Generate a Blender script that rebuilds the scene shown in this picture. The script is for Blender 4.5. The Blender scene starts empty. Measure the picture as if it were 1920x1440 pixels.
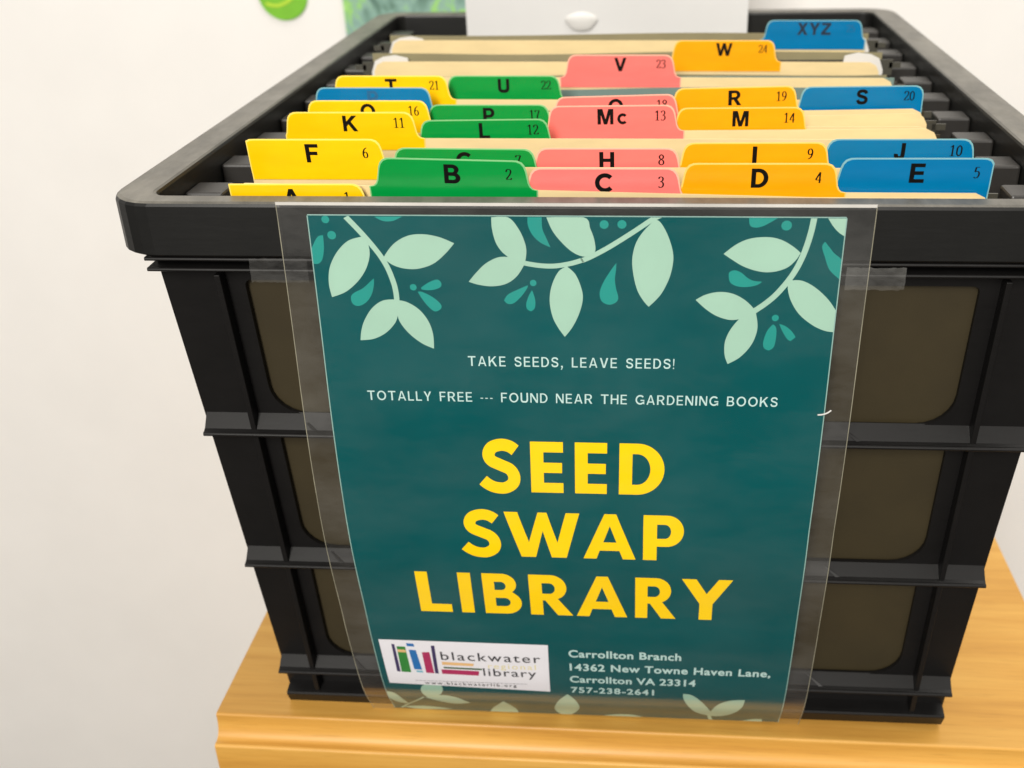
import bpy, bmesh, math, random
from mathutils import Vector, Matrix
random.seed(7)
SC = bpy.context.scene
COL = SC.collection
Z0 = 0.306            # height of the crate's rim reference above the wooden shelf

# ---------------------------------------------------------------- camera
cam_d = bpy.data.cameras.new('camera')
cam = bpy.data.objects.new('camera', cam_d); COL.objects.link(cam)
cam_d.sensor_fit = 'HORIZONTAL'; cam_d.sensor_width = 36.0; cam_d.lens = 37.5
cam_d.shift_x = -0.06354; cam_d.clip_start = 0.01; cam_d.clip_end = 50
yaw, pitch, roll = -0.0786, 0.4821, -0.0204
fw = Vector((math.sin(yaw)*math.cos(pitch), math.cos(yaw)*math.cos(pitch), -math.sin(pitch)))
rt = Vector((math.cos(yaw), -math.sin(yaw), 0)); up = rt.cross(fw)
r2 = rt*math.cos(roll) + up*math.sin(roll); u2 = -rt*math.sin(roll) + up*math.cos(roll)
M = Matrix((r2, u2, -fw)).transposed().to_4x4()
M.translation = Vector((0.0331, -0.4056, 0.1377 + Z0))
cam.matrix_world = M
cam_d.dof.use_dof = True; cam_d.dof.focus_distance = 0.455; cam_d.dof.aperture_fstop = 11
SC.camera = cam

# ---------------------------------------------------------------- light
wd = bpy.data.worlds.new('World'); SC.world = wd; wd.use_nodes = True
bg = wd.node_tree.nodes['Background']
bg.inputs[0].default_value = (1.0, 0.965, 0.91, 1); bg.inputs[1].default_value = 0.40

def area(name, loc, size, sy, power, target, col=(1, 0.96, 0.89)):
    d = bpy.data.lights.new(name, 'AREA'); d.shape = 'RECTANGLE'; d.size = size; d.size_y = sy
    d.energy = power; d.color = col
    o = bpy.data.objects.new(name, d); COL.objects.link(o); o.location = loc
    o.rotation_euler = (Vector(target) - Vector(loc)).to_track_quat('-Z', 'Y').to_euler()
    return o
area('ceiling_lamp', (-0.5, -3.0, 2.05), 0.7, 1.6, 150, (0, 0.1, 0.2))
area('ceiling_lamp', (0.55, 0.05, 2.4), 0.7, 1.4, 27, (0.1, 0.3, 0.2))

vs = SC.view_settings
vs.view_transform = 'Standard'; vs.look = 'None'; vs.exposure = 0.0; vs.gamma = 1.0; vs.use_curve_mapping = False

# ---------------------------------------------------------------- materials
def lin(c):
    f = lambda v: v/12.92 if v <= 0.04045 else ((v + 0.055)/1.055)**2.4
    return tuple(f(v/255.0) for v in c) + (1.0,)

class NT:
    def __init__(s, name):
        s.m = bpy.data.materials.new(name); s.m.use_nodes = True
        s.t = s.m.node_tree; s.b = s.t.nodes['Principled BSDF']; s.out = s.t.nodes['Material Output']
    def n(s, typ, **kw):
        x = s.t.nodes.new(typ)
        for k, v in kw.items():
            if k in x.inputs: x.inputs[k].default_value = v
            else: setattr(x, k, v)
        return x
    def l(s, a, b): s.t.links.new(a, b)
    def coord(s, scale=(1, 1, 1)):
        c = s.n('ShaderNodeTexCoord'); mp = s.n('ShaderNodeMapping'); mp.inputs['Scale'].default_value = scale
        s.l(c.outputs['Object'], mp.inputs['Vector']); return mp.outputs[0]
    def noise(s, vec, scale, detail=4, rough=0.55):
        x = s.n('ShaderNodeTexNoise'); x.inputs['Scale'].default_value = scale
        x.inputs['Detail'].default_value = detail; x.inputs['Roughness'].default_value = rough
        s.l(vec, x.inputs['Vector']); return x.outputs[0]
    def ramp(s, fac, stops):
        x = s.n('ShaderNodeValToRGB'); e = x.color_ramp.elements
        while len(e) < len(stops): e.new(0.5)
        for el, (p, c) in zip(e, stops):
            el.position = p; el.color = c if len(c) == 4 else tuple(c) + (1,)
        s.l(fac, x.inputs[0]); return x.outputs[0]
    def bump(s, h, strength, dist):
        x = s.n('ShaderNodeBump'); x.inputs['Strength'].default_value = strength; x.inputs['Distance'].default_value = dist
        s.l(h, x.inputs['Height']); s.l(x.outputs[0], s.b.inputs['Normal'])

def plain(name, col, rough=0.5, vary=0.06, scale=60, bump=0.0, spec=0.5, bscale=None, stretch=(1, 1, 1)):
    k = NT(name); c = lin(col)
    v = k.coord(stretch); nz = k.noise(v, scale)
    lo = tuple(x*(1-vary) for x in c[:3]); hi = tuple(min(1, x*(1+vary)) for x in c[:3])
    k.l(k.ramp(nz, [(0.3, lo), (0.7, hi)]), k.b.inputs['Base Color'])
    k.b.inputs['Roughness'].default_value = rough; k.b.inputs['Specular IOR Level'].default_value = spec
    if bump: k.bump(k.noise(v, bscale or scale*4), 0.4, bump)
    return k.m

def plastic(name, col, rough, scratch=0.15, spec=0.5, top_sheen=False):
    k = NT(name); c = lin(col)
    v = k.coord(); nz = k.noise(v, 35, 6, 0.65)
    k.l(k.ramp(nz, [(0.3, tuple(x*0.8 for x in c[:3])), (0.75, tuple(x*1.25 for x in c[:3]))]), k.b.inputs['Base Color'])
    k.b.inputs['Specular IOR Level'].default_value = spec
    if top_sheen:                                            # ceiling and wall sheen painted as lighter grey on upward faces
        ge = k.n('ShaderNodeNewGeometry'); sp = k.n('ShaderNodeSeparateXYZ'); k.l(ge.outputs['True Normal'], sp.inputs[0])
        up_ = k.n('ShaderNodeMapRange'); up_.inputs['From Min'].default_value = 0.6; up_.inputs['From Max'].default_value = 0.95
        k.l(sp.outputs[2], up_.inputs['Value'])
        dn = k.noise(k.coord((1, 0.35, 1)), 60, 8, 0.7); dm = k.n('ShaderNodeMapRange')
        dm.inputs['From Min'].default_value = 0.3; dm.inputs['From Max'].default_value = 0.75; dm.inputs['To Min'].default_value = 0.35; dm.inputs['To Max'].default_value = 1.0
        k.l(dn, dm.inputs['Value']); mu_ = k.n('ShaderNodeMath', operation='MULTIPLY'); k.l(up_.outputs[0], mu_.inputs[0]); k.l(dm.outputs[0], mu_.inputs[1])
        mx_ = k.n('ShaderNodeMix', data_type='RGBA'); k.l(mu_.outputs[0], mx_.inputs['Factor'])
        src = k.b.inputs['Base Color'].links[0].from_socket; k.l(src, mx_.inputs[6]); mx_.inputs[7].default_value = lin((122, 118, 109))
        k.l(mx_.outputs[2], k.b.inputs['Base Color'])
    v2 = k.coord((3, 3, 40)); nr = k.noise(v2, 22, 6, 0.7)
    mr = k.n('ShaderNodeMapRange'); mr.inputs['To Min'].default_value = rough - scratch; mr.inputs['To Max'].default_value = rough + scratch
    k.l(nr, mr.inputs['Value']); k.l(mr.outputs[0], k.b.inputs['Roughness'])
    k.bump(k.noise(v, 900, 2), 0.15, 0.00010)
    return k.m

def wood(name):
    k = NT(name)
    v = k.coord((1.3, 9, 9)); warp = k.noise(v, 3.0, 3)
    v2 = k.coord((2.2, 55, 55)); g = k.noise(v2, 2.6, 9, 0.62)
    mix = k.n('ShaderNodeMath', operation='ADD'); mu = k.n('ShaderNodeMath', operation='MULTIPLY'); mu.inputs[1].default_value = 0.55
    k.l(g, mu.inputs[0]); k.l(mu.outputs[0], mix.inputs[0])
    m2 = k.n('ShaderNodeMath', operation='MULTIPLY'); m2.inputs[1].default_value = 0.5; k.l(warp, m2.inputs[0]); k.l(m2.outputs[0], mix.inputs[1])
    base = k.ramp(mix.outputs[0], [(0.30, lin((180, 126, 52))), (0.5, lin((204, 151, 68))), (0.72, lin((220, 171, 87)))])
    pores = k.noise(k.coord((10, 420, 420)), 4, 2)
    pr = k.ramp(pores, [(0.30, (0.72, 0.68, 0.62)), (0.42, (1, 1, 1))])
    mm = k.n('ShaderNodeMix', data_type='RGBA', blend_type='MULTIPLY'); mm.inputs['Factor'].default_value = 0.55
    k.l(base, mm.inputs[6]); k.l(pr, mm.inputs[7]); k.l(mm.outputs[2], k.b.inputs['Base Color'])
    k.b.inputs['Roughness'].default_value = 0.45; k.b.inputs['Specular IOR Level'].default_value = 0.35; k.b.inputs['Coat Weight'].default_value = 0.12; k.b.inputs['Coat Roughness'].default_value = 0.3
    k.bump(g, 0.25, 0.0004)
    return k.m

def laminate(name, haze, rough, hz=(0.75, 0.74, 0.70), spread=1.0):
    k = NT(name); t = k.t
    k.t.nodes.remove(k.b)
    v = k.coord()
    tr = k.n('ShaderNodeBsdfTransparent'); gl = k.n('ShaderNodeBsdfGlossy'); df = k.n('ShaderNodeBsdfDiffuse')
    df.inputs['Color'].default_value = hz + (1,)
    bp = k.n('ShaderNodeBump'); bp.inputs['Strength'].default_value = 0.35; bp.inputs['Distance'].default_value = 0.0012
    nb = k.noise(k.coord((1, 1, 0.6)), 16, 3, 0.5); k.l(nb, bp.inputs['Height'])
    k.l(bp.outputs[0], gl.inputs['Normal'])
    # handled film: cloudy scuffs change how sharply it reflects
    sc = k.noise(k.coord((1, 1, 2.2)), 9, 8, 0.68)
    mr = k.n('ShaderNodeMapRange'); mr.inputs['From Min'].default_value = 0.35; mr.inputs['From Max'].default_value = 0.68
    mr.inputs['To Min'].default_value = rough*0.6; mr.inputs['To Max'].default_value = rough*2.4
    k.l(sc, mr.inputs['Value']); k.l(mr.outputs[0], gl.inputs['Roughness'])
    # two-sided Schlick reflectance of a thin film (both of its faces)
    fr = k.n('ShaderNodeLayerWeight'); pw = k.n('ShaderNodeMath', operation='POWER'); pw.inputs[1].default_value = 2.9
    k.l(fr.outputs['Facing'], pw.inputs[0])
    mu = k.n('ShaderNodeMath', operation='MULTIPLY_ADD'); mu.inputs[1].default_value = 0.90; mu.inputs[2].default_value = 0.022; mu.use_clamp = True
    k.l(pw.outputs[0], mu.inputs[0])
    mh = k.n('ShaderNodeMapRange'); mh.inputs['From Min'].default_value = 0.40; mh.inputs['From Max'].default_value = 0.72
    mh.inputs['To Min'].default_value = haze*(1-0.85*spread); mh.inputs['To Max'].default_value = haze*(1+2.0*spread); k.l(sc, mh.inputs['Value'])  # patchy white haze: film clouding plus a mottled reflection sheen painted in
    a = k.n('ShaderNodeMixShader'); b = k.n('ShaderNodeMixShader')
    k.l(mh.outputs[0], a.inputs[0]); k.l(tr.outputs[0], a.inputs[1]); k.l(df.outputs[0], a.inputs[2])
    k.l(mu.outputs[0], b.inputs[0]); k.l(a.outputs[0], b.inputs[1]); k.l(gl.outputs[0], b.inputs[2])
    k.l(b.outputs[0], k.out.inputs['Surface'])
    return k.m

M_BLACK = plastic('black_plastic', (17, 16, 16), 0.46, 0.1, 0.3)
M_RIM = plastic('black_plastic_top_sheen', (17, 17, 16), 0.42, 0.12, 0.4, True)
M_LUG = plastic('grey_black_plastic', (44, 42, 40), 0.4, 0.1, 0.5)
M_WOOD = wood('honey_maple')
M_WALL = plain('white_paint', (240, 238, 235), 0.6, 0.02, 8, 0.0003, bscale=300)
M_FLOOR = plain('grey_carpet', (74, 68, 62), 0.9, 0.2, 300)
M_MANILA = plain('manila_card', (232, 208, 156), 0.62, 0.05, 40, 0.00006, bscale=1500, stretch=(1, 1, 4))
TABC = {'yellow': (252, 200, 6), 'green': (2, 146, 62), 'pink': (246, 124, 118), 'orange': (250, 168, 10), 'blue': (0, 116, 170)}
M_TAB = {}; M_EDGE = {}
for n_, c_ in TABC.items():
    k = NT('glossy_%s_tab' % n_); c = lin(c_)
    nz = k.noise(k.coord((1, 1, 3)), 30, 3)
    k.l(k.ramp(nz, [(0.3, tuple(x*0.93 for x in c[:3])), (0.7, tuple(min(1, x*1.05) for x in c[:3]))]), k.b.inputs['Base Color'])
    k.b.inputs['Roughness'].default_value = 0.24; k.b.inputs['Specular IOR Level'].default_value = 0.4
    k.bump(k.noise(k.coord((0.5, 1, 1.6)), 55, 2), 0.5, 0.0007)
    M_TAB[n_] = k.m
    M_EDGE[n_] = plain('pale_%s_tab_edge' % n_, tuple(v+(q-v)*0.5 for v, q in zip(c_, (255, 246, 205))), 0.35, 0.03)
M_INK = plain('black_ink', (8, 7, 6), 0.6, 0.1, 200, spec=0.15)
M_BLUEINK = plain('dark_blue_ink', (4, 30, 52), 0.5, 0.1, 200)
M_FADEINK = plain('faint_blue_ink', (8, 92, 138), 0.5, 0.05, 200)
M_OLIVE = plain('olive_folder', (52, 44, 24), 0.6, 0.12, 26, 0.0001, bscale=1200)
M_OLIVE_LIT = plain('lit_olive_folder', (136, 128, 96), 0.65, 0.1, 26, 0.0001, bscale=1200)  # lighter copy of the folder olive; stronger light on the rear folders painted in
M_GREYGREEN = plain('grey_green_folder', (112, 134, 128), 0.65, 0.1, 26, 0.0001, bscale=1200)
M_STEEL = plain('painted_steel', (70, 68, 60), 0.35, 0.1, 60)
M_WHITE = plain('white_plastic', (218, 216, 213), 0.4, 0.02, 40)
M_SHEET = plain('white_paper', (214, 213, 212), 0.5, 0.025, 14, 0.0006, bscale=9)
M_TEAL = plain('printed_dark_teal', (0, 80, 83), 0.6, 0.07, 14, spec=0.05)
M_MINT = plain('printed_mint', (160, 198, 178), 0.5, 0.04, 30)
M_DROP = plain('printed_turquoise', (0, 144, 134), 0.5, 0.05, 40)
M_YEL = plain('printed_yellow', (255, 210, 0), 0.6, 0.03, 40, spec=0.1)
M_TXT = plain('printed_white', (190, 220, 216), 0.5, 0.03, 60)
M_PANEL = plain('printed_logo_white', (240, 238, 244), 0.5, 0.015, 60)
M_LOGOINK = plain('printed_charcoal', (38, 38, 46), 0.5, 0.08, 200)
BOOKC = {'purple': (52, 38, 92), 'green': (40, 134, 52), 'tan': (236, 190, 130), 'blue': (14, 110, 182), 'sky': (120, 186, 206), 'magenta': (178, 34, 92), 'dkgreen': (56, 92, 58)}
M_BOOK = {n_: plain('printed_%s' % ('dark_green' if n_ == 'dkgreen' else n_), c_, 0.5, 0.04, 80) for n_, c_ in BOOKC.items()}
M_REG = plain('printed_pale_yellow', (232, 220, 160), 0.5, 0.03, 80)
M_GREY = plain('printed_grey', (120, 120, 130), 0.5, 0.05, 80)
M_LAM = laminate('clear_laminate', 0.011, 0.11)
M_MARGIN = laminate('sealed_laminate_margin', 0.035, 0.12, spread=0.75)
M_TAPE = laminate('clear_tape', 0.045, 0.14)

# ---------------------------------------------------------------- helpers
def link(name, me, mat=None, parent=None, smooth=False):
    if mat: me.materials.append(mat)
    if smooth:
        for p in me.polygons: p.use_smooth = True
    me.update()
    o = bpy.data.objects.new(name, me); COL.objects.link(o)
    if parent: o.parent = parent
    return o
def tag(o, label=None, cat=None, group=None, kind=None):
    if label: o['label'] = label
    if cat: o['category'] = cat
    if group: o['group'] = group
    if kind: o['kind'] = kind
    return o
def empty(name, loc=(0, 0, 0), rot=(0, 0, 0)):
    o = bpy.data.objects.new(name, None); COL.objects.link(o); o.location = loc; o.rotation_euler = rot
    o.empty_display_size = 0.02
    return o

class MB:
    def __init__(s): s.v = []; s.f = []
    def add(s, v, f):
        b = len(s.v); s.v += [tuple(p) for p in v]; s.f += [tuple(i+b for i in q) for q in f]
    def box(s, x0, x1, y0, y1, z0, z1, fn=None):
        P = [(x, y, z) for z in (z0, z1) for y in (y0, y1) for x in (x0, x1)]
        if fn: P = [fn(*p) for p in P]
        s.add(P, [(0, 2, 3, 1), (4, 5, 7, 6), (0, 1, 5, 4), (2, 6, 7, 3), (0, 4, 6, 2), (1, 3, 7, 5)])
    def sweep_x(s, prof, x0, x1, closed=True):
        n = len(prof); P = [(x, y, z) for x in (x0, x1) for y, z in prof]
        F = [(i, (i+1) % n, n+(i+1) % n, n+i) for i in range(n if closed else n-1)]
        if closed: F += [tuple(range(n))[::-1], tuple(range(n, 2*n))]
        s.add(P, F)
    def mesh(s, name, bevel=0, seg=2):
        me = bpy.data.meshes.new(name); me.from_pydata(s.v, [], s.f)
        bm = bmesh.new(); bm.from_mesh(me)
        bmesh.ops.recalc_face_normals(bm, faces=bm.faces)
        if bevel:
            es = [e for e in bm.edges if len(e.link_faces) == 2 and e.calc_face_angle(0) > 0.5]
            bmesh.ops.bevel(bm, geom=es, offset=bevel, segments=seg, profile=0.5, affect='EDGES', clamp_overlap=True)
        bm.to_mesh(me); bm.free(); return me

def fill2d(loops, extrude=0, bevel=0, offset=0):
    """triangulated flat shape (holes by even-odd) -> verts, faces"""
    c = bpy.data.curves.new('tmp', 'CURVE'); c.dimensions = '2D'; c.fill_mode = 'BOTH'; c.extrude = extrude
    c.bevel_depth = bevel; c.bevel_resolution = 1; c.offset = offset
    for L in loops:
        sp = c.splines.new('POLY'); sp.points.add(len(L)-1); sp.use_cyclic_u = True
        for p, q in zip(sp.points, L): p.co = (q[0], q[1], 0, 1)
    o = bpy.data.objects.new('tmp', c); me = o.to_mesh()
    V = [tuple(v.co) for v in me.vertices]; F = [tuple(p.vertices) for p in me.polygons]
    o.to_mesh_clear(); bpy.data.objects.remove(o); bpy.data.curves.remove(c)
    return V, F
def text2d(body, bold=0.0, space=1.0):
    c = bpy.data.curves.new('tmp', 'FONT'); c.body = body; c.offset = bold; c.space_character = space; c.resolution_u = 6
    o = bpy.data.objects.new('tmp', c); me = o.to_mesh()
    V = [tuple(v.co)[:2] for v in me.vertices]; F = [tuple(p.vertices) for p in me.polygons]
    o.to_mesh_clear(); bpy.data.objects.remove(o); bpy.data.curves.remove(c)
    return V, F
def bounds(V):
    xs = [v[0] for v in V]; ys = [v[1] for v in V]; return min(xs), max(xs), min(ys), max(ys)
_hb = bounds(text2d('H')[0]); CAP = _hb[3] - _hb[2]
def text_fit(body, width, cap, bold=0.0, stretch=1.0):
    """text of given width and cap height; the letter spacing takes up the difference"""
    w1 = bounds(text2d(body, bold, 1.0)[0]); w2 = bounds(text2d(body, bold, 1.5)[0])
    a = w1[1]-w1[0]; b = (w2[1]-w2[0]-a)/0.5
    want = width/(cap/CAP*stretch)
    sp = 1 + (want-a)/b if b > 1e-6 else 1
    sp = max(0.92, min(1.8, sp))
    V, F = text2d(body, bold, sp); bb = bounds(V)
    kx = width/(bb[1]-bb[0]); ky = cap/CAP
    return [((x-bb[0])*kx, y*ky) for x, y in V], F
def smooth_loop(P, n=6, closed=True, sharp=True):
    """Catmull-Rom through the points; corners sharper than ~70 degrees stay corners"""
    out = []; N = len(P)
    def corner(i):
        if not sharp: return False
        a, b, c = P[i-1], P[i % N], P[(i+1) % N]
        v1 = (b[0]-a[0], b[1]-a[1]); v2 = (c[0]-b[0], c[1]-b[1])
        d = math.hypot(*v1)*math.hypot(*v2)
        return d > 0 and (v1[0]*v2[0]+v1[1]*v2[1])/d < 0.35
    for i in range(N if closed else N-1):
        p1, p2 = P[i], P[(i+1) % N]
        p0 = P[i-1] if (closed or i > 0) else p1
        p3 = P[(i+2) % N] if (closed or i+2 < N) else p2
        if corner(i): p0 = p1
        if corner((i+1) % N): p3 = p2
        for k in range(n):
            t = k/n
            out.append(tuple(0.5*((2*b)+(c-a)*t+(2*a-5*b+4*c-d)*t*t+(-a+3*b-3*c+d)*t**3) for a, b, c, d in zip(p0, p1, p2, p3)))
    if not closed: out.append(P[-1])
    return out
def ribbon(P, wf):
    """flat stroke along P; wf(direction angle) = width"""
    V = []; F = []
    for i, p in enumerate(P):
        a = P[max(0, i-1)]; b = P[min(len(P)-1, i+1)]
        dx, dy = b[0]-a[0], b[1]-a[1]; L = math.hypot(dx, dy) or 1; dx /= L; dy /= L
        w = wf(dx, dy)/2
        V += [(p[0]-dy*w, p[1]+dx*w), (p[0]+dy*w, p[1]-dx*w)]
        if i: F.append((2*i-2, 2*i-1, 2*i+1, 2*i))
    return V, F
def arc(cx, cy, rx, ry, a0, a1, n=14):
    return [(cx+rx*math.cos(math.radians(a0+(a1-a0)*i/n)), cy+ry*math.sin(math.radians(a0+(a1-a0)*i/n))) for i in range(n+1)]

# old style figures with thick and thin strokes
DIG = {
 '1': [[(0.04, 0.84), (0.16, 0.90), (0.25, 1.0), (0.26, 0.9), (0.26, 0.04)], [(0.06, 0.02), (0.46, 0.02)]],
 '2': [[(0.05, 0.74), (0.09, 0.92), (0.24, 1.0), (0.40, 0.93), (0.44, 0.75), (0.36, 0.52), (0.18, 0.26), (0.04, 0.06)], [(0.03, 0.05), (0.46, 0.05), (0.50, 0.2)]],
 '3': [[(0.05, 0.82), (0.12, 0.95), (0.25, 1.0), (0.39, 0.92), (0.41, 0.74), (0.32, 0.60), (0.18, 0.54)], [(0.18, 0.54), (0.36, 0.50), (0.45, 0.30), (0.38, 0.09), (0.2, 0.0), (0.04, 0.1)]],
 '4': [[(0.36, 1.0), (0.36, 0.0)], [(0.35, 0.98), (0.02, 0.3)], [(0.01, 0.28), (0.5, 0.28)]],
 '5': [[(0.44, 0.98), (0.14, 0.98)], [(0.14, 0.98), (0.09, 0.55)], [(0.09, 0.56), (0.24, 0.62), (0.40, 0.54), (0.45, 0.31), (0.36, 0.08), (0.19, 0.0), (0.04, 0.09)]],
 '6': [[(0.43, 0.97), (0.24, 0.86), (0.11, 0.62), (0.07, 0.32), (0.14, 0.08), (0.27, 0.0), (0.41, 0.1), (0.45, 0.3), (0.38, 0.5), (0.24, 0.56), (0.09, 0.42)]],
 '7': [[(0.03, 0.8), (0.05, 0.96), (0.47, 0.96)], [(0.47, 0.96), (0.3, 0.5), (0.2, 0.0)]],
 '8': [[(0.25, 0.55), (0.1, 0.66), (0.09, 0.86), (0.25, 1.0), (0.41, 0.86), (0.4, 0.66), (0.25, 0.55), (0.07, 0.38), (0.06, 0.14), (0.25, 0.0), (0.44, 0.14), (0.43, 0.38), (0.25, 0.55)]],
 '0': [[(0.25, 1.0), (0.08, 0.8), (0.05, 0.5), (0.08, 0.2), (0.25, 0.0), (0.42, 0.2), (0.45, 0.5), (0.42, 0.8), (0.25, 1.0)]],
}
DIG['9'] = [[(0.5-x, 1-y) for x, y in L] for L in DIG['6']]
def figures(s, h):
    V = []; F = []; x = 0
    for ch in s:
        for L in DIG[ch]:
            P = smooth_loop(L, 6, False, True) if len(L) > 2 else L
            v, f = ribbon(P, lambda dx, dy: 0.058 + 0.085*abs(dy)**1.5)
            b = len(V); V += [((p[0]+x)*h, p[1]*h) for p in v]; F += [tuple(i+b for i in q) for q in f]
        x += 0.60
    bb = bounds(V); cx = (bb[0]+bb[1])/2
    return [(p[0]-cx, p[1]-h/2) for p in V], F

# bold sans capitals, each in a unit cell, with its width as a share of its height
def _ell(a0, a1, rx=.40, ry=.40, cx=.5, cy=.5, n=26): return arc(cx, cy, rx, ry, a0, a1, n)
CAPS = {
 'A': (.92, [[[(0, 0), (.22, 0), (.30, .21), (.70, .21), (.78, 0), (1, 0), (.61, 1), (.39, 1)], [(.365, .38), (.635, .38), (.50, .76)]]], []),
 'B': (.80, [[[(0, 0)] + arc(.58, .285, .42, .285, -90, 48, 14) + arc(.52, .745, .40, .255, -48, 90, 14) + [(0, 1)], [(.25, .17)] + arc(.56, .29, .17, .12, -90, 90, 10) + [(.25, .41)], [(.25, .58)] + arc(.50, .705, .16, .125, -90, 90, 10) + [(.25, .83)]]], []),
 'D': (.82, [[[(0, 0)] + arc(.42, .5, .58, .5, -90, 90, 24) + [(0, 1)], [(.25, .17)] + arc(.40, .5, .35, .33, -90, 90, 18) + [(.25, .83)]]], []),
 'E': (.70, [[[(0, 0), (1, 0), (1, .17), (.29, .17), (.29, .42), (.92, .42), (.92, .59), (.29, .59), (.29, .83), (.97, .83), (.97, 1), (0, 1)]]], []),
 'F': (.68, [[[(0, 0), (.30, 0), (.30, .41), (.90, .41), (.90, .58), (.30, .58), (.30, .83), (1, .83), (1, 1), (0, 1)]]], []),
 'H': (.84, [[[(0, 0), (.25, 0), (.25, .42), (.75, .42), (.75, 0), (1, 0), (1, 1), (.75, 1), (.75, .60), (.25, .60), (.25, 1), (0, 1)]]], []),
 'I': (.23, [[[(0, 0), (1, 0), (1, 1), (0, 1)]]], []),
 'K': (.92, [[[(0, 0), (.23, 0), (.23, .31), (.37, .47), (.72, 0), (1, 0), (.54, .62), (.97, 1), (.66, 1), (.23, .59), (.23, 1), (0, 1)]]], []),
 'L': (.66, [[[(0, 0), (1, 0), (1, .18), (.31, .18), (.31, 1), (0, 1)]]], []),
 'M': (1.02, [[[(0, 0), (.19, 0), (.19, .72), (.40, 0), (.60, 0), (.81, .72), (.81, 0), (1, 0), (1, 1), (.70, 1), (.50, .28), (.30, 1), (0, 1)]]], []),
 'P': (.76, [[[(0, 0), (.27, 0), (.27, .36)] + arc(.58, .68, .42, .32, -90, 90, 18) + [(0, 1)], [(.27, .52)] + arc(.55, .68, .18, .155, -90, 90, 12) + [(.27, .835)]]], []),
 'R': (.86, [[[(0, 0), (.25, 0), (.25, .38), (.42, .38), (.70, 0), (1, 0), (.68, .42)] + arc(.52, .70, .40, .30, -55, 90, 16) + [(0, 1)], [(.25, .54)] + arc(.50, .69, .17, .145, -90, 90, 12) + [(.25, .835)]]], []),
 'T': (.84, [[[(.37, 0), (.63, 0), (.63, .82), (1, .82), (1, 1), (0, 1), (0, .82), (.37, .82)]]], []),
 'V': (.92, [[[(0, 1), (.25, 1), (.50, .29), (.75, 1), (1, 1), (.63, 0), (.37, 0)]]], []),
 'W': (1.32, [[[(0, 1), (.17, 1), (.285, .33), (.415, 1), (.585, 1), (.715, .33), (.83, 1), (1, 1), (.80, 0), (.625, 0), (.50, .62), (.375, 0), (.20, 0)]]], []),
 'X': (.88, [[[(0, 0), (.28, 0), (.50, .34), (.72, 0), (1, 0), (.64, .52), (.97, 1), (.70, 1), (.50, .70), (.30, 1), (.03, 1), (.36, .52)]]], []),
 'Y': (.88, [[[(0, 1), (.28, 1), (.50, .60), (.72, 1), (1, 1), (.62, .40), (.62, 0), (.38, 0), (.38, .40)]]], []),
 'Z': (.80, [[[(0, 0), (1, 0), (1, .18), (.35, .18), (.98, .83), (.98, 1), (.04, 1), (.04, .82), (.65, .82), (0, .18)]]], []),
 'N': (.84, [[[(0, 0), (.22, 0), (.22, .66), (.74, 0), (1, 0), (1, 1), (.78, 1), (.78, .34), (.26, 1), (0, 1)]]], []),
 ',': (.20, [[[(-.1, .20), (1.1, .20), (1.1, .02), (.5, -.24), (-.3, -.24), (.3, .0), (-.1, .0)]]], []),
 '!': (.20, [[[(.1, 0), (.95, 0), (.95, .17), (.1, .17)], ], [[(.2, .28), (.85, .28), (1, 1), (.05, 1)]]], []),
 '-': (.36, [[[(.05, .32), (.95, .32), (.95, .46), (.05, .46)]]], []),
 'O': (1.0, [[arc(.5, .5, .5, .51, 0, 360, 36)[:-1], arc(.5, .5, .29, .32, 0, 360, 30)[:-1]]], []),
 'Q': (1.0, [[arc(.5, .5, .5, .51, 0, 360, 36)[:-1], arc(.5, .5, .29, .32, 0, 360, 30)[:-1]], [[(.52, .27), (.66, .36), (.98, .02), (.84, -.08)]]], []),
 'C': (.94, [], [(_ell(42, 318, .395, .405), .205)]),
 'c': (.66, [], [([(x*.72, y*.70) for x, y in _ell(42, 318, .36, .39)], .165)]),
 'G': (.98, [[[(.52, .36), (.97, .36), (.97, .53), (.52, .53)], ], [[(.79, .10), (.97, .0), (.97, .37), (.79, .37)]]], [(_ell(42, 318, .40, .405), .205)]),
 'J': (.60, [], [([(.49, 1.0), (.49, .32), (.455, .17), (.36, .105), (.25, .105), (.15, .17), (.115, .30), (.115, .36)], .205)]),
 'S': (.80, [], [(smooth_loop([(.68, .72), (.61, .855), (.42, .905), (.22, .86), (.14, .72), (.21, .59), (.42, .515), (.62, .43), (.69, .285), (.60, .135), (.42, .095), (.21, .13), (.115, .30)], 6, False, False), .195)]),
 'U': (.84, [], [([(.115, 1.0), (.115, .36), (.15, .20), (.25, .115), (.42, .10), (.59, .115), (.69, .20), (.725, .36), (.725, 1.0)], .215)]),
}
def capitals(body, h, thin=0.0):
    V = []; F = []; x = 0
    for ch in body:
        asp, polys, strokes = CAPS[ch]
        for i, P in enumerate(polys):
            v, f = fill2d([[(q[0]*asp, q[1]) for q in L] for L in P], offset=-thin/2); b = len(V)
            V += [((p[0]+x)*h, p[1]*h) for p in v]; F += [tuple(i+b for i in q) for q in f]
        for P, w in strokes:
            v, f = ribbon(smooth_loop(P, 4, False, False) if len(P) < 12 else P, lambda dx, dy: w-thin); b = len(V)
            V += [((p[0]+x)*h, p[1]*h) for p in v]; F += [tuple(i+b for i in q) for q in f]
        x += asp + (0.26 if len(body) == 2 else 0.16)
    return V, F
# ---------------------------------------------------------------- setting: wall, floor, wooden stand
b = MB(); b.box(-6, 6, 0.80, 0.9, -1.25, 1.9); tag(link('wall', b.mesh('wall'), M_WALL), kind='structure')
b = MB(); b.box(-6, 6, -3.4, 0.80, -1.30, -1.252); tag(link('floor', b.mesh('floor'), M_FLOOR), kind='structure')

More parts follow.
